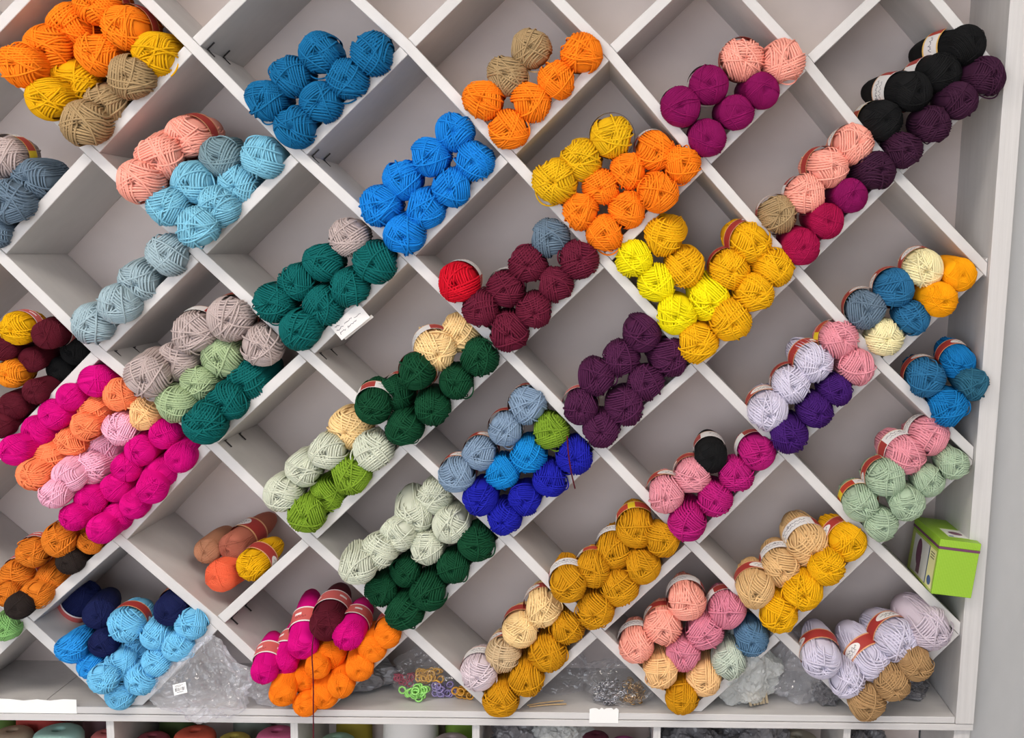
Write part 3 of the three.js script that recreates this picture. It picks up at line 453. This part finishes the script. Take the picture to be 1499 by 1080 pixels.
// ---------------------------------------------------------------- plastic bags and small goods on the bottom board
const clearPlastic = new THREE.MeshPhysicalMaterial({ color: 0xfafafc, transmission: 0.86, roughness: 0.16, thickness: 0, ior: 1.45, side: THREE.DoubleSide });
const filmPlastic = new THREE.MeshPhysicalMaterial({ color: 0xfdfdfe, transmission: 0.95, roughness: 0.08, thickness: 0, ior: 1.45, side: THREE.DoubleSide });
const milkyPlastic = new THREE.MeshPhysicalMaterial({ color: 0xeceeec, transmission: 0.6, roughness: 0.4, thickness: 0, ior: 1.4, side: THREE.DoubleSide });
const smokyPlastic = new THREE.MeshPhysicalMaterial({ color: 0x8d8b8e, transmission: 0.45, roughness: 0.3, thickness: 0, ior: 1.4, side: THREE.DoubleSide });
function crumple(rx, ry, rz, seed, floorY, gather = 0.5) {
  const g0 = new THREE.IcosahedronGeometry(1, 20), p = g0.attributes.position, v = new THREE.Vector3();
  for (let i = 0; i < p.count; i++) {
    v.fromBufferAttribute(p, i);
    const a = perlin.noise(v.x * 1.6 + seed, v.y * 1.6, v.z * 1.6), b = 1 - 2 * Math.abs(perlin.noise(v.x * 3.1, v.y * 3.1 + seed, v.z * 3.1)), c = 1 - 2 * Math.abs(perlin.noise(v.x * 7, v.y * 7, v.z * 7 + seed));
    const e = 1 - 2 * Math.abs(perlin.noise(v.x * 4 + v.y * 9, v.y * 3 - v.x * 8 + seed, v.z * 12)); let s = 1 + 0.42 * a + 0.17 * b + 0.05 * c + 0.05 * e;
    const up = Math.max(0, v.y), pull = 1 - gather * up * up;
    let x = v.x * s * rx * pull, y = v.y * s * ry * (1 + 0.5 * up * gather), z = v.z * s * rz * pull;
    if (floorY !== null && y < floorY) y = floorY + 0.0008 + 0.003 * (b + 1) * 0.3;
    p.setXYZ(i, x, y, z);
  }
  g0.computeVertexNormals(); return g0;
}
function bag(x, y, z, rx, ry, rz, seed, mat, label, opts = {}) {
  const floorY = opts.free ? null : YB + 0.0008 - y;
  const g = thing('plastic_bag', label, 'plastic bag', null, [x, Y0 + y, z]);
  const film = mesh('film', crumple(rx, ry, rz, seed, floorY, opts.gather ?? 0.5), mat, g); if (opts.turn) g.rotation.z = opts.turn;
  return g;
}
const b1 = bag(-0.005, -1.075, 0.010, 0.068, 0.052, 0.04, 3.1, clearPlastic, 'big crumpled clear bag with barcode sticker hanging over the bottom board', { free: true, gather: 0.8 });
{
  const c = document.createElement('canvas'); c.width = 96; c.height = 80; const x = c.getContext('2d'), R = rng(3); x.fillStyle = '#f4f3f1'; x.fillRect(0, 0, 96, 80); x.fillStyle = '#4a484c'; for (let i = 12; i < 84; i += 3 + R() * 4) x.fillRect(i, 30, 1 + R() * 2, 26); for (let i = 0; i < 2; i++) x.fillRect(14, 12 + i * 8, 60 - i * 14, 3); x.fillRect(20, 62, 50, 4);
  const t = new THREE.CanvasTexture(c); t.colorSpace = THREE.SRGBColorSpace;
  const s = mesh('barcode_sticker', new THREE.BoxGeometry(0.022, 0.018, 0.0006), new THREE.MeshStandardMaterial({ map: t, roughness: 0.6 }), b1); s.position.set(-0.028, 0.012, 0.052); s.rotation.set(-0.3, 0, 0.25); s.userData.label = 'white barcode sticker';
}
bag(0.098, -1.090, -0.02, 0.035, 0.030, 0.03, 8.7, clearPlastic, 'small clear bag beside the hot pink balls on the bottom board');
bag(0.19, -1.085, -0.10, 0.085, 0.045, 0.05, 12.3, smokyPlastic, 'low grey crumpled plastic bag behind the orange balls');
bag(0.362, -1.085, -0.085, 0.055, 0.036, 0.04, 15.9, filmPlastic, 'clear bag holding the yellow and purple ring chains', { gather: 0.3 });
bag(0.585, -1.085, -0.10, 0.065, 0.036, 0.04, 21.2, filmPlastic, 'thin clear empty bag beside the bag of metal rings', { gather: 0.2 });
const ringBag = bag(0.717, -1.088, -0.055, 0.058, 0.034, 0.045, 26.4, filmPlastic, 'clear bag full of silver and gold metal rings', { gather: 0.2 });
const milk = bag(0.945, -1.058, -0.05, 0.052, 0.062, 0.045, 31.8, milkyPlastic, 'milky white plastic bag under the muted denim blue ball', { gather: 0.2 });
bag(1.045, -1.075, -0.07, 0.048, 0.048, 0.04, 36.1, clearPlastic, 'clear crumpled bag between milky bag and light brown balls');
bag(1.098, -1.100, -0.05, 0.022, 0.022, 0.025, 40.7, smokyPlastic, 'small smoky grey pouch on the bottom board', { gather: 0.1 });
bag(1.262, -1.106, -0.11, 0.036, 0.018, 0.04, 44.2, smokyPlastic, 'flat dark grey pouch in the corner under light brown balls', { gather: 0 });

// chains of plastic rings
function ringChain(x, y, z, n, spread, col, label, seed, mw = 1) {
  const R = rng(seed), gs = [];
  for (let i = 0; i < n; i++) { const t = new THREE.TorusGeometry(0.0062 * mw, 0.0017 * mw, 6, 14); t.rotateX(R() * 1.4 - 0.7); t.rotateY(R() * 1.4 - 0.7); t.translate((R() - 0.5) * spread * 2, 0.006 + R() * spread * 0.9, (R() - 0.5) * 0.02); gs.push(t); }
  const m = mesh('ring_chain', mergeGeometries(gs), new THREE.MeshStandardMaterial({ color: col, roughness: 0.4 })); m.position.set(x, Y0 + y, z); tag(m, label, 'ring chain'); return m;
}
ringChain(0.342, YB + 0.001, -0.030, 22, 0.022, 0x8fd06a, 'light green plastic ring chain lying on the bottom board', 11);
ringChain(0.366, YB + 0.022, -0.055, 26, 0.021, 0xd9a545, 'amber yellow plastic ring chain inside a clear bag', 12);
ringChain(0.395, YB + 0.001, -0.052, 20, 0.022, 0x8c7fae, 'lilac plastic ring chain next to the light green chain', 13, 0.9);
ringChain(0.430, YB + 0.001, -0.045, 12, 0.014, 0xc98f2a, 'small dark yellow ring chain near the whitish lilac ball', 14);
ringChain(0.318, YB + 0.012, -0.075, 14, 0.015, 0xb0324f, 'crimson plastic ring chain behind the light green chain', 15, 0.9);
// metal rings heaped in the bag
{
  const R = rng(91);
  for (const [n, cx, w, col, label] of [[170, 0.700, 0.034, 0xb9b9bf, 'heap of small silver metal rings in a clear bag'], [120, 0.737, 0.024, 0xb8935a, 'heap of small gold metal rings in a clear bag']]) {
    const gs = [];
    for (let i = 0; i < n; i++) { const t = new THREE.TorusGeometry(0.0042, 0.0009, 5, 10); t.rotateX(R() * 3); t.rotateY(R() * 3); const a = R() * 6.28, q = Math.sqrt(R()); t.translate(cx + Math.cos(a) * q * w, YB + 0.006 + R() * 0.040 * (1 - q * q * 0.7), -0.045 + Math.sin(a) * q * 0.03); gs.push(t); }
    const m = mesh('metal_rings', mergeGeometries(gs), new THREE.MeshStandardMaterial({ color: col, metalness: 1, roughness: 0.3 })); m.position.y = Y0; tag(m, label, 'metal rings', null, 'stuff');
  }
}
// thin sticks
for (const [a, b, lab] of [[[0.548, YB + 0.002, -0.016], [0.612, YB + 0.004, -0.034], 'thin pale wooden stick lying on the bottom board'], [[0.552, YB + 0.002, -0.010], [0.618, YB + 0.002, -0.024], 'second thin pale stick lying in front of the first'], [[0.668, YB + 0.004, -0.09], [0.690, YB + 0.002, -0.06], 'short bent wooden stick touching the bag of metal rings']])
  tubeThing('wooden_stick', [a, [(a[0] + b[0]) / 2, (a[1] + b[1]) / 2 + 0.0012, (a[2] + b[2]) / 2], b], 0.0013, new THREE.MeshStandardMaterial({ color: 0xc9a878, roughness: 0.6 }), lab, 'stick');
{
  const R = rng(55), mt = new THREE.MeshStandardMaterial({ color: 0xb3a183, roughness: 0.7 });
  for (let i = 0; i < 6; i++) { const m = mesh('wooden_peg', box(0.005, 0.026, 0.005, 0, 0, 0, 0.001), mt); m.position.set(0.952 + i * 0.0065, Y0 + YB + 0.016, -0.022 - i * 0.003); m.rotation.z = 0.25 + (R() - 0.5) * 0.2; tag(m, 'beige wooden peg in a bundle beside the milky plastic bag', 'peg', 'bundle of beige pegs'); }
}

// ---------------------------------------------------------------- yarn cones in the cabinet
const CONES = [
  [-0.388, -1.201, -0.07, 0.036, 0xa8927c, 'beige'], [-0.296, -1.189, -0.05, 0.043, 0x9cc4bb, 'mint green'], [-0.377, -1.160, -0.155, 0.045, 0xa83a34, 'brick red'], [-0.462, -1.160, -0.16, 0.036, 0x4d6b2c, 'moss green'],
  [-0.272, -1.160, -0.165, 0.034, 0x7d5f66, 'dull mauve'], [-0.222, -1.203, -0.07, 0.027, 0xc76a68, 'dusty rose'], [-0.135, -1.204, -0.06, 0.032, 0x93424f, 'burgundy pink'], [-0.0586, -1.193, -0.06, 0.0375, 0xc9573f, 'coral red'],
  [-0.130, -1.160, -0.165, 0.034, 0x44572a, 'dark olive'], [0.0144, -1.199, -0.05, 0.032, 0xb9a84a, 'olive yellow'], [0.010, -1.160, -0.165, 0.035, 0x7f8a80, 'grey green'], [0.0917, -1.187, -0.05, 0.037, 0xc85f86, 'rose pink'],
  [0.1996, -1.199, -0.05, 0.035, 0x8fae98, 'pale mint'], [0.205, -1.160, -0.16, 0.034, 0x9a8a2a, 'mustard olive'], [0.3206, -1.160, -0.12, 0.052, 0xdad7d3, 'large white'], [0.412, -1.160, -0.165, 0.034, 0x7da03a, 'grass green'],
  [0.4065, -1.197, -0.05, 0.035, 0xb9a8a8, 'pale mauve'], [0.6722, -1.187, -0.05, 0.027, 0x5e1f33, 'dark burgundy'], [0.725, -1.203, -0.06, 0.03, 0xb0508a, 'orchid pink'], [1.0514, -1.199, -0.08, 0.045, 0xb3ab98, 'oatmeal'],
];
CONES.forEach(([x, yt, z, r, col, name], i) => {
  const h = yt + 1.36, g = thing('yarn_cone', `${name} yarn cone standing in the cabinet under the shelf`, 'yarn cone', null, [x, Y0 - 1.36, z]);
  const pr = [[0.001, 0], [r * 0.98, 0], [r * 1.02, 0.006]]; for (let k = 0; k <= 10; k++) pr.push([r * (1.02 - 0.05 * k / 10) * (1 + 0.006 * Math.sin(k * 2.1)), 0.01 + (h - 0.024) * k / 10]);
  pr.push([r * 0.9, h - 0.007], [r * 0.72, h - 0.002], [r * 0.3, h], [r * 0.2, h - 0.004], [r * 0.17, h - 0.03], [0.0005, h - 0.03]);
  const wound = new THREE.LatheGeometry(pr.map((q) => new THREE.Vector2(q[0], q[1])), 36);
  mesh('wound_yarn', wound, new THREE.MeshStandardMaterial({ color: col, roughness: 0.75, bumpMap: twist, bumpScale: 0.0006 }), g);
  const core = new THREE.CylinderGeometry(r * 0.16, r * 0.2, h - 0.012, 14, 1, true); core.translate(0, (h - 0.012) / 2, 0);
  mesh('cardboard_core', core, new THREE.MeshStandardMaterial({ color: 0x6b5844, roughness: 0.8, side: THREE.DoubleSide }), g);
});
for (const [x, y, z, rx, ry, rz, sd, m, l] of [[0.535, -1.225, -0.07, 0.06, 0.055, 0.05, 51, smokyPlastic, 'purplish grey bag of yarn in the cabinet beside the white bag'], [0.600, -1.215, -0.06, 0.055, 0.05, 0.05, 54, milkyPlastic, 'white plastic bag in the cabinet beside the dark burgundy cone'],
  [0.855, -1.235, -0.08, 0.065, 0.055, 0.06, 57, smokyPlastic, 'dark grey plastic bag in the cabinet beside a divider'], [0.965, -1.225, -0.08, 0.06, 0.06, 0.06, 61, smokyPlastic, 'speckled grey bag in the cabinet next to the oatmeal cone'], [1.185, -1.240, -0.09, 0.04, 0.05, 0.05, 66, smokyPlastic, 'black plastic bag in the end compartment of the cabinet']])
  { const g = bag(x, y, z, rx, ry, rz, sd, m, l, { free: true, gather: 0 }); }

scene.traverse((o) => { if (o.isMesh) o.castShadow = o.receiveShadow = true; });
renderer.render(scene, camera);
